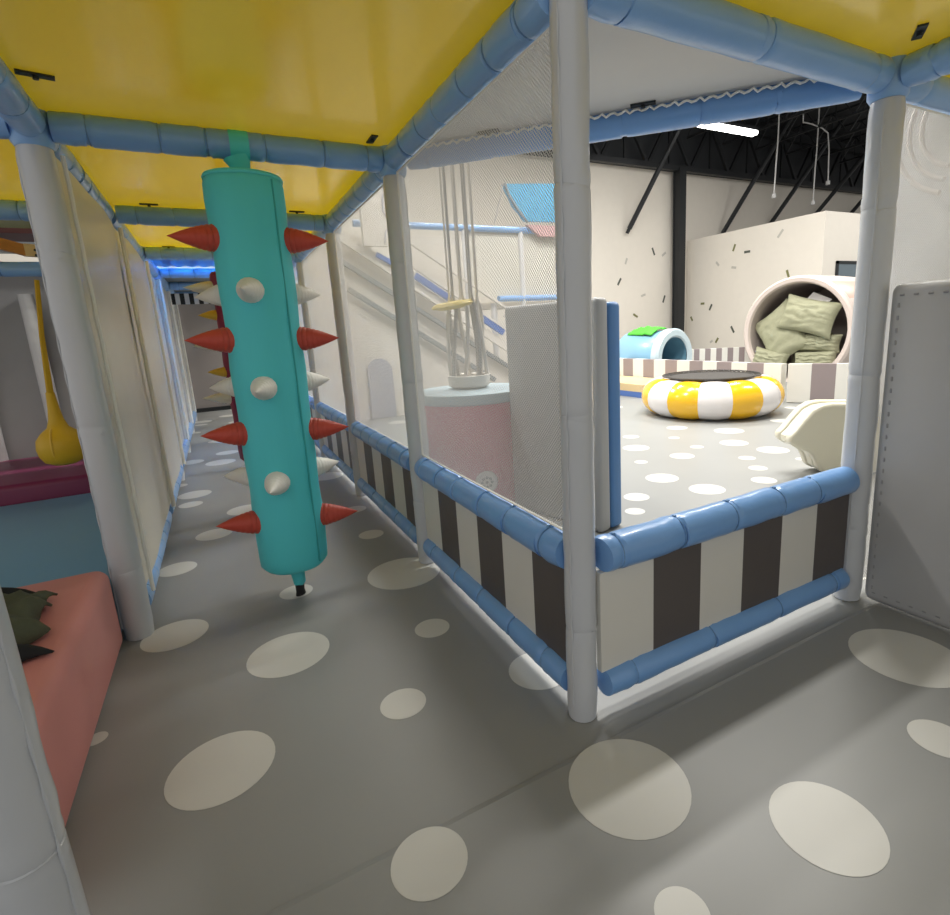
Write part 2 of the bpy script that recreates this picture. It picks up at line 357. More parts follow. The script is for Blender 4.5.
post(XL-.005, 1.215, 1.62, 'thick grey padded post at the far corner of the pink step', r=.047, seed=7, grp=GP)
for i, y in enumerate(YS[2:]):
    post(XL-(.03 if i == 0 else .005), y, 1.62, ['padded post on the left wall between the first and second beige panels', 'glossy white padded post on the left wall after the second beige panel', 'white padded post on the left wall, third after the pink step corner', 'white padded post on the left wall, second from the dark end wall', 'white padded post on the left wall nearest the dark end wall'][i], postw_m, r=.043, seed=8+i, grp=GP, pitch=.2)
for i, y in enumerate(YS[4:]):
    post(0, y, 1.62, ['far padded post of the right hand row behind the teal bag, third from the back', 'far padded post of the right hand row behind the teal bag, second from the back', 'far padded post of the right hand row behind the teal bag, nearest the end wall'][i], seed=13+i, grp=GP)

def beam(p0, p1, label, m_=bluel_m, r=.046, pitch=.17, cat='beam', name='padded_beam', seed=0, trim=.05, grp='light blue padded beams overhead', ties=True, off=.09):
    p0, p1 = Vector(p0), Vector(p1); d = (p1-p0).normalized(); p0 = p0+d*trim; p1 = p1-d*trim
    t = thing(name, p0, label, cat, grp)
    pts, rad, tt, dd = ringed(p0, p1, r, pitch, off, .12, seed=seed)
    MB().tube(pts, rad, 20).build('foam_cover', m_, t)
    if ties:
        for s in tt:
            m2 = MB(); c = p0+dd*s; e = dd.orthogonal().normalized(); f_ = dd.cross(e)
            m2.tube([c+(e*math.cos(a)+f_*math.sin(a))*(r*.915) for a in [k*math.pi/9 for k in range(18)]], .0022, 5, closed=True)
            m2.rbox(tuple(c+Vector((0,0,r*.93))-Vector((.005,.005,.004))), tuple(c+Vector((0,0,r*.915))+Vector((.005,.005,.006))), .002, n=1)
            m2.build('cable_tie', tie_m, t)
    return t
# overhead beams
beam((XL, 0, H), (XL, 1.2, H), 'light blue overhead beam at the top left corner over the pink step', seed=20)
lab = ['overhead beam on the left side, next back past the one carrying the teal bag', 'overhead beam on the left side, above the second beige panel', 'overhead beam high on the left side above the glossy white posts', 'overhead beam high on the left side, second from the end wall', 'overhead beam high on the left side nearest the end wall']
for i in range(5): beam((XL, YS[i+1], H), (XL, YS[i+2], H), 'light blue '+lab[i], seed=21+i)
lab = ['overhead beam from the middle post back to the white post beside the teal bag', 'overhead beam above the net behind the white post beside the bag', 'overhead beam above the third net of the right side', 'far overhead beam of the right side behind the teal bag top', 'far overhead beam of the right side, second from the end wall', 'far overhead beam of the right side, nearest the end wall']
for i in range(6): beam((0, YS[i], H), (0, YS[i+1], H), 'light blue '+lab[i], seed=30+i)
lab = ['cross beam from which the spiked teal bag hangs', 'cross beam behind the top of the teal bag, carrying the magenta bag', 'third cross beam, in front of the blue translucent sheet', 'fourth cross beam, behind the blue translucent sheet', 'fifth cross beam above the black and white striped board', 'last cross beam before the dark end wall']
for i in range(6): beam((XL, YS[i+1], H), (0, YS[i+1], H), 'light blue padded '+lab[i], seed=40+i, m_=blue_m if i < 2 else bluel_m)
beam((0, 0, H), (XR, 0, H), 'light blue overhead beam from the middle post to the right post', seed=50, r=.048, pitch=.45, ties=False)
beam((XR, 0, H), (XR, -1.4, H), 'short light blue overhead beam at top right corner pointing at the viewer', seed=51, ties=False, pitch=.3)
beam((XR, 0, H), (2.4, 0, H), 'light blue overhead beam continuing right of the right post above the net', seed=52, ties=False, pitch=.3)
beam((0, 1.2, H), (XR, 0, H-.0), 'blue diagonal beam along the edge of the pale triangular deck', m_=blue_m, seed=53, ties=False, trim=.075, pitch=.24)
beam((XL, 1.2, H), (-2.6, 1.2, H), 'blue beam leading left from the top of the thick post', seed=54)
beam((XL, 2.45, H), (-2.9, 2.45, H), 'blue beam across the left room behind the yellow deck', seed=55)
# railings
GR = 'blue padded rails'
def rail(p0, p1, z, label, seed, m_=blue_m, r=.048, **k): k.setdefault('trim', .056); return beam((p0[0], p0[1], z), (p1[0], p1[1], z), label, m_, r, cat='rail', name='padded_rail', seed=seed, grp=GR, **k)
seg = [(0, 1.2), (1.2, 2.45), (2.45, 3.76), (3.76, 5.0), (5.0, 6.25), (6.25, 7.5)]
where = ['from the middle post back to the white post', 'behind the white post, second section back', 'third section back, right of the teal bag', 'fourth section back behind the teal bag', 'fifth section back behind the teal bag', 'sixth section back behind the teal bag']
for i, (a, c) in enumerate(seg):
    rail((0, a), (0, c), h1, 'blue upper rail '+where[i], 60+i, pitch=.19)
    rail((0, a), (0, c), h2, 'blue lower rail '+where[i], 70+i, r=.042, pitch=.22)
rail((0, 0), (XR, 0), h1, 'blue upper rail from the middle post to the right post', 80, pitch=.2, off=.05)
rail((0, 0), (XR, 0), h2, 'blue lower rail from the middle post to the right post', 81, r=.04, pitch=.3)
where = ['under the first beige panel', 'under the second beige panel', 'under the third wall panel', 'under the fourth wall panel', 'under the fifth wall panel']
for i in range(5): rail((XL, YS[i+1]), (XL, YS[i+2]), .10, 'light blue floor rail on the left side '+where[i], 85+i, bluel_m, r=.045)
rail((XL, 0), (-2.3, 0), .09, 'blue floor rail at the lower left corner beside the pink step', 95, r=.04)

# striped barriers between rails
def stripes(p0, p1, z0, z1, n, first, m0, m1, label, th=.02, name='striped_barrier', cap=None, grp='striped barrier panels', seg_w=None):
    p0, p1 = Vector(p0), Vector(p1); d = (p1-p0); L = d.length; d.normalize(); nn = Vector((-d.y, d.x))
    b_ = MB()
    for i in range(n):
        a = p0+d*(L*i/n); c = p0+d*(L*(i+1)/n); mi = (i+first) % 2
        q = [a-nn*th/2, c-nn*th/2, c+nn*th/2, a+nn*th/2]
        b_.add([(v.x, v.y, z0) for v in q]+[(v.x, v.y, z1) for v in q], [(0,3,2,1),(4,5,6,7),(0,1,5,4),(2,3,7,6)]+([(3,0,4,7)] if i == 0 else [])+([(1,2,6,5)] if i == n-1 else []), mi)
    mats = [m0, m1]
    o = b_.build(name, mats, None, smooth=0)
    return tag(o, label, 'barrier', grp)
zb, zt = h2+.036, h1-.045
where = ['between the middle post and the white post', 'behind the white post, second section back', 'third section back right of the teal bag', 'fourth section back behind the teal bag', 'fifth section back behind the teal bag', 'sixth section back behind the teal bag']
for i, (a, c) in enumerate(seg):
    stripes((0, a+.045), (0, c-.045), zb, zt, 6, 0, dark_m, white_m, 'brown and white striped railing panel '+where[i])
stripes((.045, 0), (XR-.05, 0), zb, zt, 6, 1, dark_m, white_m, 'brown and white striped railing panel between the middle post and the right post')

# ---------------------------------------------------------------- nets: real diagonal cords
def net(o_, ux, W_, z0, z1, label, pitch=.0085, th=.00115, grp='white safety nets of the play frame'):
    o_ = Vector(o_); ux = Vector(ux).normalized(); h = z1-z0; b_ = MB(); nrm = ux.cross(Vector((0, 0, 1)))
    t = thing('safety_net', o_+Vector((0,0,z0)), label, 'net', grp)
    q = pitch*math.sqrt(2)
    for sgn in (1, -1):
        k0 = -int((h if sgn > 0 else 0)/q)-1; k1 = int((W_+(0 if sgn > 0 else h))/q)+1
        for k in range(k0, k1+1):
            # u - sgn*v = k*q ,  v in [0,h]
            va, vb = 0, h; c = k*q
            ulo = lambda v: c+sgn*v
            if sgn > 0: va, vb = max(0, -c), min(h, W_-c)
            else: va, vb = max(0, c-W_), min(h, c)
            if vb-va < .005: continue
            a = o_+ux*ulo(va)+Vector((0,0,z0+va)); d_ = o_+ux*ulo(vb)+Vector((0,0,z0+vb))
            s = (d_-a).normalized().cross(nrm).normalized()*th; n_ = nrm*(.0008)
            of = nrm*(.0009*sgn)
            b_.add([a-s+of, a+n_+of, a+s+of, a-n_+of, d_-s+of, d_+n_+of, d_+s+of, d_-n_+of], [(0,1,5,4),(1,2,6,5),(2,3,7,6),(3,0,4,7)])
    b_.build('mesh', net_m, t, smooth=0, fix=False)
    e = [o_+Vector((0,0,z0)), o_+ux*W_+Vector((0,0,z0)), o_+ux*W_+Vector((0,0,z1)), o_+Vector((0,0,z1))]
    MB().tube(e, .005, 6, closed=True).build('edge_cord', cord_m, t)
for i, (a, c) in enumerate(seg[:4]):
    net((0, a+.055, 0), (0, 1, 0), c-a-.11, h1+.055, H-.055, 'white safety net '+['between the middle post and the white post', 'behind the white post, second section back', 'third section back right of the teal bag', 'fourth section back behind the teal bag'][i], pitch=.0072 if i == 0 else .0095, th=.00105 if i == 0 else .0014)
net((XR+.055, 0, 0), (1, 0, 0), 1.12, .03, H-.055, 'white safety net right of the grey post above the grey padded panel')

# left wall panels
for i in range(5):
    a, c = YS[i+1]+(.05 if i != 1 else .0), YS[i+2]-(.05 if i else -.02)
    t = thing('wall_panel', (XL, a, .13), ['wide beige vinyl panel right of the thick grey post', 'beige vinyl panel on the left, second from the thick post', 'pale vinyl panel on the left wall among the glossy white posts', 'pale vinyl panel on the left wall, second from the end wall', 'pale vinyl panel on the left wall nearest the end wall'][i], 'panel', 'beige vinyl panels of the left wall')
    b_ = MB(); n, k = 14, 18; vs = []
    for q in range(k+1):
        for p in range(n+1):
            u, v = p/n, q/k; y = a+(c-a)*u; z = .145+(H-.06-.145)*v
            vs.append((XL+(.030 if i < 2 else .0)+.012*noise.noise(Vector((y*2.2, z*1.3, i)))+.01*math.sin(u*math.pi), y, z))
    fs = [(q*(n+1)+p, q*(n+1)+p+1, (q+1)*(n+1)+p+1, (q+1)*(n+1)+p) for q in range(k) for p in range(n)]
    nv = len(vs); vs += [(x-.008, y, z) for x, y, z in vs]
    fs += [tuple(reversed([j+nv for j in f_])) for f_ in fs]
    b_.add(vs, fs); b_.build('vinyl_sheet', wallp_m, t, smooth=80)
    for s_, yy in ((0, a+.012), (1, c-.012)):
        pts = []; zz = .13
        while zz < H-.06:
            ph = (zz/.16) % 1; bul = .012*math.sin(math.pi*ph)
            pts.append((XL+(.052 if i < 2 else .034), yy+(bul if s_ == 0 else -bul), zz)); zz += .016
        MB().tube(pts, .007 if s_ == 0 else .011, 8).build('lacing_cord', cord_m, t)

# ---------------------------------------------------------------- decks
def deck(name, poly, z, label, m_=deck_m, brks=(), th=.035, grp='yellow deck boards overhead', cat='deck'):
    t = thing(name, (poly[0][0], poly[0][1], z), label, cat, grp)
    MB().prism(poly, th, frame=lambda u, v, w_: (u, v, z+w_)).build('board', m_, t, smooth=0)
    for (x, y, rz) in brks:
        b_ = MB(); b_.box((x-.04, y-.012, z-.006), (x+.04, y+.012, z-.001), 0, R(rz)); b_.tube([(x, y, z-.006), (x, y, z-.014)], .007, 8)
        b_.build('bracket', brk_m, t)
    return t
zd = H+.040; e = .004
rect = lambda x0, x1, y0, y1: [(x0, y0), (x1, y0), (x1, y1), (x0, y1)]
deck('deck', rect(XL+e, -e, .02, 1.2-e), zd, 'large glossy yellow deck directly overhead at the top left', brks=((-1.02, .92, 10), (-.10, 1.1, 90)))
deck('deck', rect(XL+e, -e, 1.2+e, 2.45-e), zd, 'yellow deck behind the cross beam that carries the teal bag', brks=((-.9, 2.36, 0), (-.2, 2.36, 0), (-.3, 1.3, 0)))
deck('deck', rect(XL+e, -e, 2.45+e, 3.76-e), zd, 'third yellow deck back, a narrow strip above the corridor', brks=((-.9, 3.7, 0),))
deck('deck', rect(0.02, XR-e, -1.3, -.02), zd, 'glossy yellow deck at the top right corner', brks=((XR-.14, -.14, 35),))
deck('deck', rect(XR+e, 2.3, -1.3, -.02), zd, 'yellow deck beyond the top right corner, right of the short overhead beam', brks=((1.26, -.12, 70),))
deck('deck', rect(-2.6, XL-e, 1.2+e, 2.45-e), zd, 'yellow deck left of the thick post above the left room')
deck('deck', [(.03, .03), (XR-.04, .03), (.03, 1.2-.04)], zd-.015, 'pale grey triangular deck between the middle post and the diagonal blue beam', deckw_m, brks=((.62, .46, -45), (.25, .85, -45)), grp=None)
# white lacing along the diagonal beam
pts = []; A, Bp = Vector((.06, 1.17, H+.052)), Vector((XR-.03, .05, H+.052)); dd = (Bp-A); nn = Vector((-.71, -.70, 0))
for k in range(121): pts.append(A+dd*(k/120)+nn*(.070+.007*(k % 2))+Vector((0, 0, -.044+.005*(k % 3))))
tag(MB().tube(pts, .004, 6).build('lacing_cord', cord_m), 'white zigzag lacing along the top of the diagonal blue beam', 'cord')
# far corridor overhead
for i, (a, c) in enumerate(((5.0, 6.25), (6.25, 7.5), (7.5, 8.58))):
    deck('deck', rect(XL+e, -e, a+e, c-e), zd, 'dull grey board over the far corridor, '+['just past the blue translucent sheet', 'above the black and white striped board', 'nearest the dark end wall'][i], slot_m, grp='grey boards over the far corridor')
t = thing('translucent_sheet', (XL, 3.9, H+.06), 'bright blue translucent slatted sheet above the far corridor', 'sheet')
b_ = MB()
n = 44; vs = []
for p in range(n+1):
    x = XL+.02+(1.06)*p/n; z = H+.052+.006*math.sin(p*math.pi/2.2)
    vs += [(x, 3.82, z), (x, 4.98, z), (x, 3.82, z+.004), (x, 4.98, z+.004)]
fs = []
for p in range(n): a = 4*p; fs += [(a, a+1, a+5, a+4), (a+2, a+6, a+7, a+3)]
b_.add(vs, fs); b_.build('corrugated_sheet', bsheet_m, t)
b_ = MB()
for p in range(5): b_.box((XL+.12+p*.2, 3.83, H+.066), (XL+.17+p*.2, 4.93, H+.074))
b_.build('support_slat', tblue_m, t)
stripes((XL+.03, 6.3), (-.05, 6.3), 1.48, 1.60, 22, 0, steel_m, postw_m, 'black and white striped board hanging below a far cross beam', grp=None)
area('blue_sheet_fill_light', (-.55, 4.4, 2.6), (1, .25), 25, (-.55, 4.4, 1.6))  # unseen fill light added above the blue sheet so it looks lit through

# ---------------------------------------------------------------- hanging bags
def spike(b_, o, d, L, r):
    prof = [(r, -.006), (r*1.05, .003)]
    for i in range(1, 27):
        q = i/27; prof.append((r*(1-q**1.6)*(1+(.035 if i % 3 else -.035)*(1-q)), L*q))
    prof.append((.0006, L))
    b_.lathe(prof, o, d, 18)
def bag(x, y, z0, z1, r, m_, rows, label, ztop=1.63, name='punching_bag', seam=True):
    t = thing(name, (x, y, 0), label, 'punching bag')
    prof = [(.002, z0-.004), (r*.55, z0-.006), (r*.86, z0+.004), (r*.97, z0+.02), (r*.99, z0+.06)]
    k = 26
    for i in range(k): prof.append((r*(1+.015*math.sin(i*1.1)), z0+.06+(z1-z0-.09)*(i+1)/k))
    prof += [(r*.985, z1-.012), (r*.93, z1-.003), (r*.6, z1+.002), (.002, z1+.004)]
    b_ = MB(); b_.lathe(prof, (x, y, 0), seg=48)
    for v in b_.v:      # gathers in the cloth
        a = math.atan2(v.y-y, v.x-x); q = noise.noise(Vector((math.cos(a)*2.2, math.sin(a)*2.2, v.z*3)))+.6*noise.noise(Vector((math.cos(a)*6, math.sin(a)*6, v.z*9+a)))
        rr = math.hypot(v.x-x, v.y-y)
        if rr > r*.8: s_ = 1+.022*q; v.x = x+(v.x-x)*s_; v.y = y+(v.y-y)*s_
    body = b_.build('bag_body', m_, t, smooth=50)
    if seam:
        a = R(-52); MB().tube([(x+math.cos(a)*(r*1.012), y+math.sin(a)*(r*1.012), z0+.03+i*(z1-z0-.05)/40) for i in range(41)], .0035, 6).build('seam', seam_m, body)
        MB().lathe([(r*1.0, z1-.013), (r*1.012, z1-.006), (r*.985, z1+.001)], (x, y, 0), seg=40).build('piping', m_, body)
    # strap looped round the beam
    b_ = MB(); b_.tube([(x, y, z1-.003), (x, y, z1+.02), (x-.005, y, ztop-.01), (x-.01, y, ztop+.01)], [.040, .028, .036, .046], 16, flat=1)
    vs = []
    for k_ in range(24):
        q = k_*math.pi/12
        for dx, rr in ((-.03, .0465), (-.03, .0495), (.03, .0495), (.03, .0465)): vs.append((x+dx, y+rr*math.cos(q), H+rr*math.sin(q)))
    b_.add(vs, [(4*k_+j, 4*k_+(j+1)%4, 4*((k_+1)%24)+(j+1)%4, 4*((k_+1)%24)+j) for k_ in range(24) for j in range(4)])
    b_.build('hanging_strap', m_, t)
    b_ = MB(); b_.tube([(x, y, z0+.005), (x+.006, y, .045), (x+.004, y, .04)], [.034, .026, .02], 14, flat=.8); b_.build('bottom_sleeve', m_, t)
    b_ = MB(); b_.tube([(x+.004, y, -.005), (x+.004, y, .012), (x+.005, y, .042)], [.024, .02, .022], 12, flat=.7); b_.build('anchor_strap', black_m, t)
    for z, azs, M_, L, rs in rows:
        for az in azs:
            d = Vector((math.cos(R(az)), math.sin(R(az)), (.16*(1.25-z) if az > 170 else -.02))); b_ = MB(); spike(b_, Vector((x, y, z))+d*(r-.012), d, L, rs); b_.build('spike', M_, t)
    return t
rr_, ww_ = (-15, 194, 92), (-106, 22, 146)
tb = bag(-.557, 1.2, .128, 1.575, .128, teal_m,
    [(1.37, rr_, red_m, .147, .045), (1.02, rr_, red_m, .147, .045), (.675, rr_, red_m, .147, .045), (.325, rr_, red_m, .147, .045),
     (1.19, ww_, spw_m, .135, .043), (.855, ww_, spw_m, .135, .043), (.505, ww_, spw_m, .135, .043)],
    'tall teal fabric punching bag with red and white spikes hanging over the polka dot floor')
tb.rotation_euler.y = R(.5)
bag(-.548, 2.45, .33, 1.40, .135, mag_m,
    [(1.32, (190, 150, 20), spw_m, .15, .035), (1.17, (185, -20), yel_m, .1, .03), (1.0, (188, 10), spw_m, .15, .035), (.85, (185, 15), yel_m, .1, .03), (.7, (188, 20), spw_m, .15, .035), (.5, (190, 15), yel_m, .1, .03)],
    'magenta punching bag with small spikes mostly hidden behind the teal one', seam=False)

# ---------------------------------------------------------------- grey padded panels
b_ = MB(); b_.rbox((XR-.005, -1.15, .012), (XR+.055, -.055, 1.085), .028, n=4)
for v in b_.v:
    if v.x < XR+.02: v.x += .006*noise.noise(Vector((v.y*7, v.z*5, 0)))
t = thing('padded_barrier', (XR+.02, -.6, 0), 'large dark grey padded panel at the right edge of the photo beside the right post', 'panel')
b_.build('cushion', pad_m, t, smooth=60)
b_ = MB()
for k in range(26):
    b_.rbox((XR-.008, -.10-k*.038, 1.045), (XR-.003, -.086-k*.038, 1.052), .002, n=1)
    b_.rbox((XR-.008, -.09, .06+k*.038), (XR-.003, -.083, .075+k*.038), .002, n=1)
    b_.rbox((XR-.008, -.10-k*.038, .045), (XR-.003, -.086-k*.038, .052), .002, n=1)
b_.build('stitching', stitch_m, t)
S0, S1 = ((.823, .982), (.690, 1.632))
t = thing('padded_partition', (S0[0], S0[1], 0), 'tall grey upright slab with a blue back layer standing behind the middle post', 'partition')
v0, v1 = Vector(S0), Vector(S1); dv = (v1-v0); Ls = dv.length; an = math.atan2(dv.y, dv.x)
def slab(lo, hi, m_, nm, zt_):
    b_ = MB(); b_.rbox((0, lo, 0), (Ls, hi, zt_), .022, n=3); q = Matrix.Rotation(an, 3, 'Z')
    for i, v in enumerate(b_.v): b_.v[i] = q@v+Vector((v0.x, v0.y, -.006))
    b_.build(nm, m_, t, smooth=60)
slab(-.082, 0, slab_m, 'grey_layer', 1.135); slab(-.172, -.084, padb_m, 'blue_layer', 1.115)

# ---------------------------------------------------------------- left room
t = thing('step_block', (-1.5, .6, 0), 'pink padded step at the lower left beside the corridor', 'step')
b_ = MB(); b_.rbox((-1.95, .07, 0), (-1.142, 1.165, .295), .04, n=5)
b_.build('cushion', pink_m, t, smooth=60)
tag(MB().rbox((-3.4, 1.175, 0), (-1.16, 2.72, .23), .02).build('floor_mat', bluefl_m, smooth=60), 'blue padded platform behind the pink step', 'mat')
tag(MB().rbox((-3.6, 2.73, 0), (-1.15, 3.70, .33), .03).build('floor_block', magp_m, smooth=60), 'dark magenta padded block below the yellow hanging ball', 'block')
t = thing('padded_wall', (-2.4, 3.76, 0), 'grey padded back wall of the left room with upright tubes', 'panel')
MB().box((-3.9, 3.745, 0), (XL-.06, 3.80, 1.60)).build('vinyl_sheet', pad_m, t)
for k in range(4): MB().tube([(-1.42-k*.33, 3.69, .30), (-1.42-k*.33, 3.69, 1.40)], .043, 16).build('upright_tube', postw_m, t)
# teardrop ball
bx, by = -1.483, 2.5
t = thing('hanging_ball', (bx, by, .40), 'yellow teardrop shaped ball hanging on a strap in the left room', 'hanging ball')
pr = [(.002,.442),(.045,.446),(.082,.466),(.100,.50),(.106,.54),(.100,.58),(.075,.615),(.045,.64),(.032,.68),(.024,.74),(.018,.82)]
MB().lathe(pr, (bx, by, 0), seg=28).build('ball', ball_m, t)
MB().tube([(bx-.02, by-.104*math.cos(a_), .545+.099*math.sin(a_)) for a_ in [q*math.pi/10-math.pi/2 for q in range(11)]], .006, 6).build('seam', yel_m, t)
MB().tube([(bx, by, .80), (bx+.02, by, 1.1), (bx+.05, by, 1.37)], [.018, .013, .012], 8, flat=.5).build('strap', ball_m, t)
tag(beam((-2.9, 2.5, 1.42), (XL, 2.5, 1.42), 'blue grey beam in the left room that holds the yellow ball', trim=.055, seed=99, r=.035), 'blue grey beam in the left room that holds the yellow ball', 'beam', 'light blue padded beams overhead')
t = thing('wooden_bar', (-1.9, 2.3, 1.46), 'orange wooden bar with drilled pale end at the left edge', 'bar')
b_ = MB(); P0, P1 = Vector((-1.85, 2.20, 1.62)), Vector((-1.435, 2.40, 1.495)); d_ = (P1-P0).normalized(); s_ = d_.cross(Vector((0,0,1))).normalized()*.012; u_ = Vector((0,0,.026))
b_.add([P0-s_-u_, P0+s_-u_, P0+s_+u_, P0-s_+u_, P1-s_-u_, P1+s_-u_, P1+s_+u_, P1-s_+u_], [(0,1,2,3),(7,6,5,4),(0,4,5,1),(1,5,6,2),(2,6,7,3),(3,7,4,0)]); b_.build('plank', wood_m, t)
b_ = MB(); b_.box((-.0, -.013, -.028), (.06, .013, .028)); an_ = math.atan2(d_.y, d_.x)
b_.v = [Matrix.Rotation(an_, 3, 'Z')@v+P1 for v in b_.v]; b_.build('end_cap', woode_m, t)
for k in (0, 1):
    c = P1+d_*(.04)+Vector((0, 0, .012-.024*k)); MB().tube([c-s_*1.3, c+s_*1.3], .006, 8).build('hole', brk_m, t)
# boards overhead beyond the yellow deck
tag(MB().box((-3.2, 2.47, 1.72), (XL-.06, 3.15, 1.76)).build('ceiling_board', lgreen_m), 'pale green board above the left room', 'board')
tag(MB().box((-3.2, 3.20, 1.70), (XL-.06, 3.50, 1.74)).build('ceiling_board', maroon_m), 'dark maroon board above the left room', 'board')
tag(MB().box((-3.4, 3.62, 1.66), (XL-.06, 3.74, 1.74)).build('ceiling_board', slot_m), 'blue grey board above the left room, farthest back', 'board')
# crumpled garment
b_ = MB(); n = 26; vs = []
for q in range(n+1):
    for p in range(n+1):
        u, v = p/n, q/n; x = -1.66+.42*u; y = .56+.40*v
        bul = math.sin(math.pi*min(1, max(0, u)))**.5*math.sin(math.pi*v)**.5
        z = .302+.080*bul+.05*bul*noise.noise(Vector((u*4, v*4, 1)))+.035*max(0, noise.noise(Vector((u*9, v*7, 4))))
        x += .05*noise.noise(Vector((v*4, 3, u*3))); y += .05*noise.noise(Vector((u*5, 7, v*2)))
        vs.append((x, y, max(.300, z)))
fs = [(q*(n+1)+p, q*(n+1)+p+1, (q+1)*(n+1)+p+1, (q+1)*(n+1)+p) for q in range(n) for p in range(n)]
b_.add(vs, fs)
t = thing('crumpled_garment', (-1.44, .74, .285), 'crumpled dark olive garment lying on the pink step', 'clothing')
go = b_.build('outer_cloth', olive_m, t, smooth=60, fix=False); md = go.modifiers.new('thickness', 'SOLIDIFY'); md.thickness = .006; md.offset = 1
for k, (x, y, an_) in enumerate(((-1.27, .565, .05), (-1.37, .975, 3.0))):
    b_ = MB(); vs = []
    for q in range(9):
        for p in range(9):
            u, v = p/8-.5, q/8-.5; w_ = (.5-abs(u))*2
            X = u*.20; Y = v*.07*w_+.02*math.sin(u*6); vs.append((x+X*math.cos(an_)-Y*math.sin(an_), y+X*math.sin(an_)+Y*math.cos(an_), .301+.055*w_*(1-4*v*v)))
    b_.add(vs, [(q*9+p, q*9+p+1, (q+1)*9+p+1, (q+1)*9+p) for q in range(8) for p in range(8)])
    o = b_.build('lining_flap', lining_m, t, smooth=60, fix=False); md = o.modifiers.new('thickness', 'SOLIDIFY'); md.thickness = .005; md.offset = 1

# ---------------------------------------------------------------- hall furniture
# inflatable ring trampoline
cx, cy = 3.98, 3.08; Rm, rm = .52, .20
t = thing('ring_trampoline', (cx, cy, 0), 'round yellow and white inflatable ring with a dark mat inside', 'trampoline')
NS = 14; SEG = NS*8; b_ = MB(); vs = []; fs = []; ms = []; K = 20
for i in range(SEG):
    a = 2*math.pi*i/SEG+.56; ph = (i % 8)/8; bul = 1-.05*abs(math.cos(math.pi*ph))**6
    for k in range(K):
        q = 2*math.pi*k/K; rr = rm*bul
        vs.append((cx+math.cos(a)*(Rm+1.08*rr*math.cos(q)), cy+math.sin(a)*(Rm+1.08*rr*math.cos(q)), .192+rr*.98*math.sin(q)-.005))
for i in range(SEG):
    for k in range(K):
        j = (i+1) % SEG; fs.append((i*K+k, j*K+k, j*K+(k+1)%K, i*K+(k+1)%K)); ms.append((i//8) % 2)
b_.add(vs, fs, ms); b_.build('inflatable_ring', [ry_m, rw_m], t, smooth=60)
MB().lathe([(.002, .39), (.43, .39), (.44, .385), (.43, .375), (.002, .375)], (cx, cy, 0), seg=40).build('jumping_mat', rm_m, t)
b_ = MB()
for k in range(48):
    a = 2*math.pi*k/48; b_.tube([(cx+.43*math.cos(a), cy+.43*math.sin(a), .392), (cx+.50*math.cos(a+.03), cy+.50*math.sin(a+.03), .402)], .008, 5)
b_.tube([(cx+.50*math.cos(k*math.pi/24), cy+.50*math.sin(k*math.pi/24), .402) for k in range(48)], .008, 6, closed=True); b_.tube([(cx+.432*math.cos(k*math.pi/24), cy+.432*math.sin(k*math.pi/24), .392) for k in range(48)], .008, 6, closed=True)
b_.build('lacing', rm_m, t)
# low striped walls
SW = 'taupe and white striped low walls of the hall'
stripes((5.05, 2.95), (5.05, 6.4), 0, .44, 15, 1, taupe_m, white_m, 'long low striped wall behind the yellow ring', th=.1, name='low_wall', grp=SW)
stripes((5.06, 2.90), (5.06+.32*1.7, 2.90-.62*1.7), 0, .44, 5, 1, taupe_m, white_m, 'low striped wall section beside the right post, turning away from the ring', th=.1, name='low_wall', grp=SW)
stripes((6.25, 5.65), (7.05, 4.95), 0, .5, 12, 0, taupe_m, white_m, 'small far striped wall between the blue barrel and the pillow tunnel', th=.1, name='low_wall', grp=SW)
t = thing('floor_platform', (4.6, 5, 0), 'low wood topped platform with blue base left of the yellow ring', 'platform')
MB().box((4.25, 4.45, -.006), (4.98, 5.9, .07)).build('blue_base', tblue_m, t); MB().box((4.25, 4.45, .071), (4.98, 5.9, .17)).build('wood_top', woode_m, t)
# blue barrel
A = Vector((5.60, 5.25, .43)); ax = Vector((-.12, .99, 0)).normalized()
t = thing('play_barrel', (A.x, A.y, 0), 'small light blue play barrel with pale rim behind the low striped wall', 'barrel')
MB().lathe([(.40,.04),(.42,.08),(.42,.80),(.40,.85),(.37,.85),(.37,.05)], A, ax, 40).build('shell', bar_m, t)
MB().lathe([(.31,-.05),(.335,-.07),(.42,-.07),(.445,-.04),(.445,.06),(.42,.07)], A, ax, 40).build('rim', barw_m, t)
MB().lathe([(.31,-.04),(.31,.04),(.30,.10),(.29,.5),(.002,.5)], A, ax, 40).build('lining', bari_m, t)
b_ = MB(); n = 14; vs = []
for q in range(n+1):
    for p in range(n+1):
        u, v = p/n-.5, q/n-.5
        X = A.x-.14+u*.34; Y = A.y+.42+v*.55; base = math.sqrt(max(.0, .43**2-(X-(A.x-.05))**2))
        vs.append((X, Y, A.z+base+.03+.03*noise.noise(Vector((u*6, v*6, 2)))+.035*math.cos(u*3)*math.cos(v*3)))
b_.add(vs, [(q*(n+1)+p, q*(n+1)+p+1, (q+1)*(n+1)+p+1, (q+1)*(n+1)+p) for q in range(n) for p in range(n)])
o = b_.build('green_cloth', green_m, smooth=60, fix=False); md = o.modifiers.new('thickness', 'SOLIDIFY'); md.thickness = .02; tag(o, 'bright green cloth draped on top of the blue barrel', 'cloth')
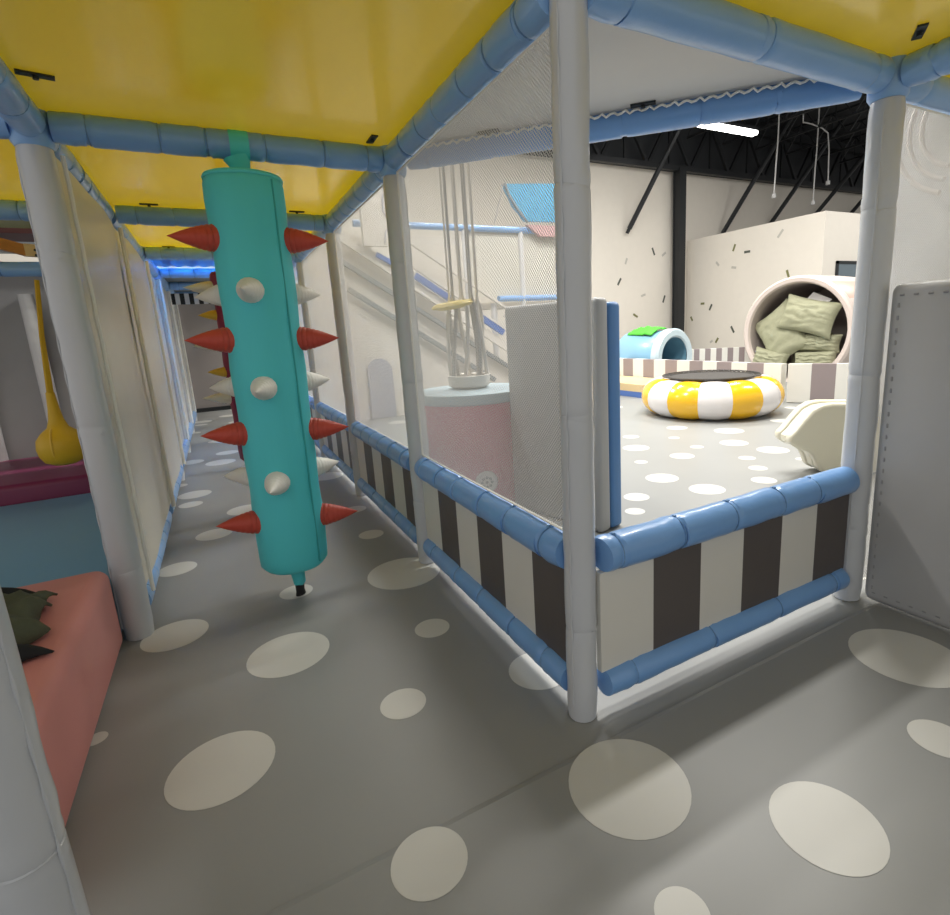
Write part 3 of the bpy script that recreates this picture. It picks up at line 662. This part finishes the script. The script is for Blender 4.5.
# tunnel with pillows
T = Vector((6.90, 4.06, .735)); ta = Vector((.99, .15, 0)).normalized(); tr = Vector((ta.y, -ta.x, 0))
t = thing('play_tunnel', (T.x, T.y, 0), 'big cream padded tunnel stuffed with green pillows', 'tunnel')
MB().lathe([(.70,-.01),(.72,-.05),(.77,-.06),(.80,-.03),(.80,.05)], T, ta, 56).build('front_rim', tun_m, t)
MB().lathe([(.795,.05),(.81,.1),(.805,.5),(.81,.9),(.80,1.5)], T, ta, 56, mi=lambda k, i: 1 if (k//4) % 2 else 0).build('shell', [tun_m, tun2_m], t)
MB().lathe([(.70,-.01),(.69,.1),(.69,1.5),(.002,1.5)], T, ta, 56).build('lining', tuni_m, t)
def pillow(c, w_, h_, th, rot, label, seed):
    b_ = MB(); n = 22; q3 = Matrix.Rotation(rot[2], 3, 'Z')@Matrix.Rotation(rot[1], 3, 'Y')@Matrix.Rotation(rot[0], 3, 'X'); c = Vector(c)
    for sg in (1, -1):
        vs = []
        for q in range(n+1):
            for p in range(n+1):
                u, v = 2*p/n-1, 2*q/n-1
                e_ = max(0, (1-abs(u)**2.6))*max(0, (1-abs(v)**2.6)); zz = sg*th*.5*e_**.42
                pin = 1-.10*(1-abs(v)**2) ; pin2 = 1-.10*(1-abs(u)**2)
                wr = .016*noise.noise(Vector((u*5, v*3, seed)))*min(1, e_*3)+.012*math.sin(v*14+noise.noise(Vector((u*2, v*2, seed)))*6)*min(1, e_*2)
                vs.append(c+q3@Vector((u*w_/2*pin, v*h_/2*pin2, zz+sg*wr)))
        b_.add(vs, [(q*(n+1)+p, q*(n+1)+p+1, (q+1)*(n+1)+p+1, (q+1)*(n+1)+p) for q in range(n) for p in range(n)])
    o = b_.build('pillow', pil_m, None, smooth=80)
    tag(o, label, 'pillow', 'khaki green pillows in the tunnel'); return o
yaw_t = math.atan2(tr.y, tr.x)
def tp(u, z, d): return T+tr*u+ta*d+Vector((0, 0, z))
pillow(tp(-.27, -.03, .10), .66, .86, .26, (R(78), R(-36), yaw_t), 'khaki green pillow leaning on the left of the tunnel mouth, largest', 1)
pillow(tp(.17, .22, .0), .80, .52, .28, (R(80), R(14), yaw_t), 'khaki green pillow on top of the others at the right', 2)
pillow(tp(.31, -.17, .10), .58, .27, .26, (R(84), R(4), yaw_t), 'khaki green pillow in the middle right below the top one', 3)
pillow(tp(-.36, -.42, -.02), .56, .32, .24, (R(80), R(12), yaw_t), 'khaki green pillow at the lower left of the tunnel mouth', 4)
pillow(tp(.27, -.42, .06), .62, .27, .26, (R(82), R(-3), yaw_t), 'khaki green pillow at the lower right of the tunnel mouth', 5)
pillow(tp(.03, -.30, .45), .6, .5, .22, (R(80), R(-3), yaw_t), 'khaki green pillow deep inside the tunnel behind the others', 6)
b_ = MB(); vs = [tp(-.10, .34, .22), tp(.12, .56, .22), tp(.38, .44, .22), tp(.30, .34, .18)]; vs += [v+ta*.02 for v in vs]
b_.add(vs, [(0,1,2,3),(7,6,5,4),(0,4,5,1),(1,5,6,2),(2,6,7,3),(3,7,4,0)]); tag(b_.build('white_sheet', rw_m), 'white paper like sheet above the pillows inside the tunnel', 'sheet')
# cream plastic toy slide
TO = ((2.279, 1.06, 0.0), (0.531, -0.291, 0.0), [(0.546, 0.44), (0.252, 0.456), (0.191, 0.447), (0.137, 0.418), (0.086, 0.359), (0.035, 0.292), (-0.001, 0.257), (0.001, 0.218), (0.039, 0.19), (0.122, 0.154), (0.155, 0.126), (0.177, 0.086), (0.192, 0.04), (0.225, 0.012), (0.584, -0.006)])
t = thing('toy_slide', (2.65, 1.15, 0), 'cream plastic toddler toy with rounded outline behind the right post', 'toy')
o_, uu, poly = TO; o_ = Vector(o_)+Vector(uu)*.11; uu = Vector(uu).normalized(); wv = Vector((-uu.y, uu.x, 0))
def fr(off): return lambda u, v, w_: tuple(o_+uu*u+wv*(w_+off)+Vector((0, 0, v)))
for nm, off, sc in (('side_panel', 0, 1), ('side_panel', .14, 1)):
    ob = MB().prism(poly, .07, frame=fr(off)).build(nm, cream_m, t, smooth=30); md = ob.modifiers.new('soft', 'BEVEL'); md.width = .02; md.segments = 3
px = [(u*.97+.01, v*.94+.01) for u, v in poly]
ob = MB().prism(px, .06, frame=fr(.075)).build('body', cream_m, t, smooth=30)

# ---------------------------------------------------------------- things behind the nets
DC = Vector((0.611, 1.965, 0))
t = thing('play_drum', (DC.x, DC.y, 0), 'pink round drum with pale blue top standing behind the net', 'drum')
MB().lathe([(.325, 0), (.33, .02), (.33, .61), (.002, .61)], (DC.x, DC.y, -.006), seg=48).build('drum_wall', pdrum_m, t)
MB().lathe([(.325, .61), (.343, .62), (.348, .645), (.338, .67), (.002, .675)], (DC.x, DC.y, -.006), seg=48).build('drum_top', rim_m, t)
kd = (Vector((-.718, -1.0, 0))-Vector((DC.x, DC.y, 0))).normalized(); kd = Matrix.Rotation(R(10), 3, 'Z')@kd; kc = Vector((DC.x, DC.y, .165))+kd*.328
MB().lathe([(.002, .014), (.035, .014), (.058, .012), (.066, .004), (.066, -.004)], kc, kd, 28).build('round_knob', rw_m, t)
b_ = MB(); e1 = kd.cross(Vector((0,0,1)))
for k in range(9):
    a = k*2*math.pi/8; q = .0 if k == 8 else .028; c = kc+kd*.013+e1*q*math.cos(a)+Vector((0,0,q*math.sin(a))); b_.lathe([(.002,.005),(.008,.003),(.009,0)], c, kd, 10)
b_.build('knob_dots', slot_m, t)
# rope plant with disc
PC = Vector((DC.x+.02, DC.y+.05, .675))
t = thing('rope_swing', (PC.x, PC.y, PC.z), 'bundle of hanging pale ropes above the pink drum, gathered in a white tub', 'rope swing')
MB().lathe([(.11, 0), (.125, .01), (.13, .07), (.122, .075), (.11, .07), (.10, .01), (.002, .01)], PC, seg=28).build('tub', tow_m, t)
rr2 = random.Random(5)
for k in range(9):
    a = k*2*math.pi/9; r0 = .085; zt_ = 3.9
    pts = [PC+Vector((r0*math.cos(a)+(.03*math.sin(z*5+k) if z < .55 else 0), r0*math.sin(a)+(.03*math.cos(z*4+k) if z < .55 else 0), z)) for z in [.03, .08, .15, .22, .3, .38, .46, .55, .9, 1.5, 2.4, 3.2]]
    MB().tube(pts, [.012 if p.z < PC.z+.5 else .006 for p in pts], 6).build('rope', rope_m if k % 2 else tow_m, t)
MB().lathe([(.002, .47), (.07, .475), (.12, .485), (.135, .495), (.12, .51), (.07, .518), (.002, .52)], PC, (-0.14, 0, 1), 32).build('seat_disc', disc_m, t)
b_ = MB(); b_.lathe([(.30, 0), (.295, .08), (.24, .2), (.14, .27), (.002, .3)], (1.662, 3.397, -0.006), seg=32); tag(b_.build('dome_cushion', can_m), 'blue dome cushion behind the drum beside the grey slab', 'cushion')

t = thing('slide_tower', (2, 5.6, 0), 'white play tower with slanted stair sides, arched door and blue rails behind the nets', 'play tower')
FY = 5.5
# main wall with arched doorway recess
MB().prism([(-.0,-.006),(2.9,-.006),(2.9,.2),(.7,2.15),(0,2.15)], .08, frame=lambda u, v, w_: (u+.25, FY+.12+w_, v)).build('stair_side_wall', tow_m, t)
ar = [(.88,0),(1.19,0)]+[(1.035+.155*math.cos(a_), .58+.155*math.sin(a_)) for a_ in [q*math.pi/12 for q in range(13)]]
MB().prism(ar, .03, frame=lambda u, v, w_: (u, FY+.085+w_, v)).build('arched_doorway', arch_m, t)
def bar(x0, z0, x1, z1, wd, y, m_, nm, d=.05):
    a_ = Vector((x0, z0)); c = Vector((x1, z1)); n_ = (c-a_).normalized(); n_ = Vector((-n_.y, n_.x))*wd/2
    MB().prism([tuple(a_-n_), tuple(c-n_), tuple(c+n_), tuple(a_+n_)], d, frame=lambda u, v, w_: (u, y+w_, v)).build(nm, m_, t, smooth=0)
bar(.62, 2.20, 3.0, .62, .10, FY-.02, tow_m, 'stringer')
bar(.62, 1.93, 3.0, .38, .05, FY+.03, slot_m, 'grey_bar'); bar(.75, 1.56, 2.6, .33, .055, FY+.03, slot_m, 'grey_bar')
bar(1.55, 1.80, 3.2, .72, .03, FY-.05, tow_m, 'handrail'); bar(1.5, 2.10, 3.2, 1.02, .03, FY-.05, tow_m, 'handrail')
bar(1.55, 1.70, 1.98, 1.42, .075, FY-.06, tblue_m, 'blue_strip'); bar(2.36, 1.20, 2.72, .96, .075, FY-.06, tblue_m, 'blue_strip'); bar(1.10, 1.94, 1.28, 1.84, .05, FY-.06, tblue_m, 'blue_strip')
# upper storey
MB().box((.25, 6.41, 1.35), (3.3, 6.5, 2.32)).build('upper_wall', tow_m, t)
MB().box((.25, 6.0, 1.30), (4.0, 6.4, 1.38)).build('upper_floor', tow_m, t)
for z in (2.30, 1.41): MB().tube([(.9 if z > 2 else 2.75, 5.6, z), (3.85, 5.6, z)], .04, 12).build('guard_rail', bluel_m, t)
for x in (3.14, 3.85, 2.3): MB().tube([(x, 5.6, 1.30), (x, 5.6, 2.35)], .035, 12).build('upright', postw_m, t)
for x in (3.85, 2.75): MB().tube([(x, 5.75, -.006), (x, 5.75, 1.36)], .045, 12).build('upright', postw_m, t)
MB().box((2.35, 5.62, 1.44), (3.85, 5.64, 2.28)).build('upper_screen', wallp_m, t)
sail = [(2.86, 2.84), (3.95, 2.92), (3.95, 2.42), (3.18, 2.40), (3.0, 2.58)]
MB().prism(sail, .06, frame=lambda u, v, w_: (u, 5.50+w_, v)).build('blue_canopy', can_m, t)
MB().prism([(3.2,2.36),(3.85,2.36),(3.7,2.22),(3.4,2.22)], .05, frame=lambda u, v, w_: (u, 5.52+w_, v)).build('rose_panel', rose_m, t)
MB().tube([(2.86,5.47,2.84),(2.93,5.47,2.68),(3.03,5.47,2.54),(3.18,5.47,2.38)], .018, 8).build('canopy_edge', slot_m, t)
MB().tube([(2.86,5.5,2.84),(2.70,5.5,2.35)], .008, 6).build('canopy_rope', rope_m, t)
# sign column with outlined letters
MB().box((.95, 5.38, 2.02), (1.45, 5.46, 2.85)).build('sign_board', tow_m, t)
def stroke(pts, nm='letter_outline'): MB().tube([(x, 5.372, z) for x, z in pts], .009, 6).build(nm, arch_m, t)
stroke([(1.42,2.30),(1.24,2.34),(1.20,2.40),(1.21,2.56),(1.25,2.60),(1.28,2.56),(1.30,2.46),(1.33,2.44),(1.35,2.52),(1.38,2.56),(1.42,2.54)])
stroke([(1.34,2.50),(1.335,2.44),(1.33,2.42)])
stroke([(1.19,2.05),(1.21,2.18),(1.26,2.24),(1.34,2.24),(1.40,2.20),(1.44,2.16)]); stroke([(1.24,2.05),(1.26,2.14),(1.34,2.17),(1.42,2.10)])
stroke([(1.10,2.70),(1.18,2.76),(1.28,2.74),(1.34,2.66)]); stroke([(1.22,2.66),(1.32,2.62)])

# white panels and clear tubes right of the right post
t = thing('white_play_wall', (3.0, 0, 0), 'white padded wall seen through the net at the right edge', 'panel')
b_ = MB(); n = 16; vs = []
for q in range(n+1):
    for p in range(n+1):
        y = .93-2.3*p/n; z = -.006+2.6*q/n; vs.append((3.0+.035*noise.noise(Vector((y*2.4, z*2.4, 9))), y, z))
nv = len(vs); fs = [(q*(n+1)+p, q*(n+1)+p+1, (q+1)*(n+1)+p+1, (q+1)*(n+1)+p) for q in range(n) for p in range(n)]
vs += [(x+.05, y, z) for x, y, z in vs]; fs += [tuple(reversed([j+nv for j in q])) for q in fs]
b_.add(vs, fs); b_.build('vinyl_sheet', postw_m, t, smooth=70)
for k in range(3):
    r_ = .20+.06*k; c = Vector((2.86, 0.508, 1.948)); MB().tube([c+Vector((0, r_*math.cos(a_)*1.0, r_*1.1*math.sin(a_))) for a_ in [R(-75+i*9) for i in range(16)]], .014, 8).build('curved_piping', rw_m, t)
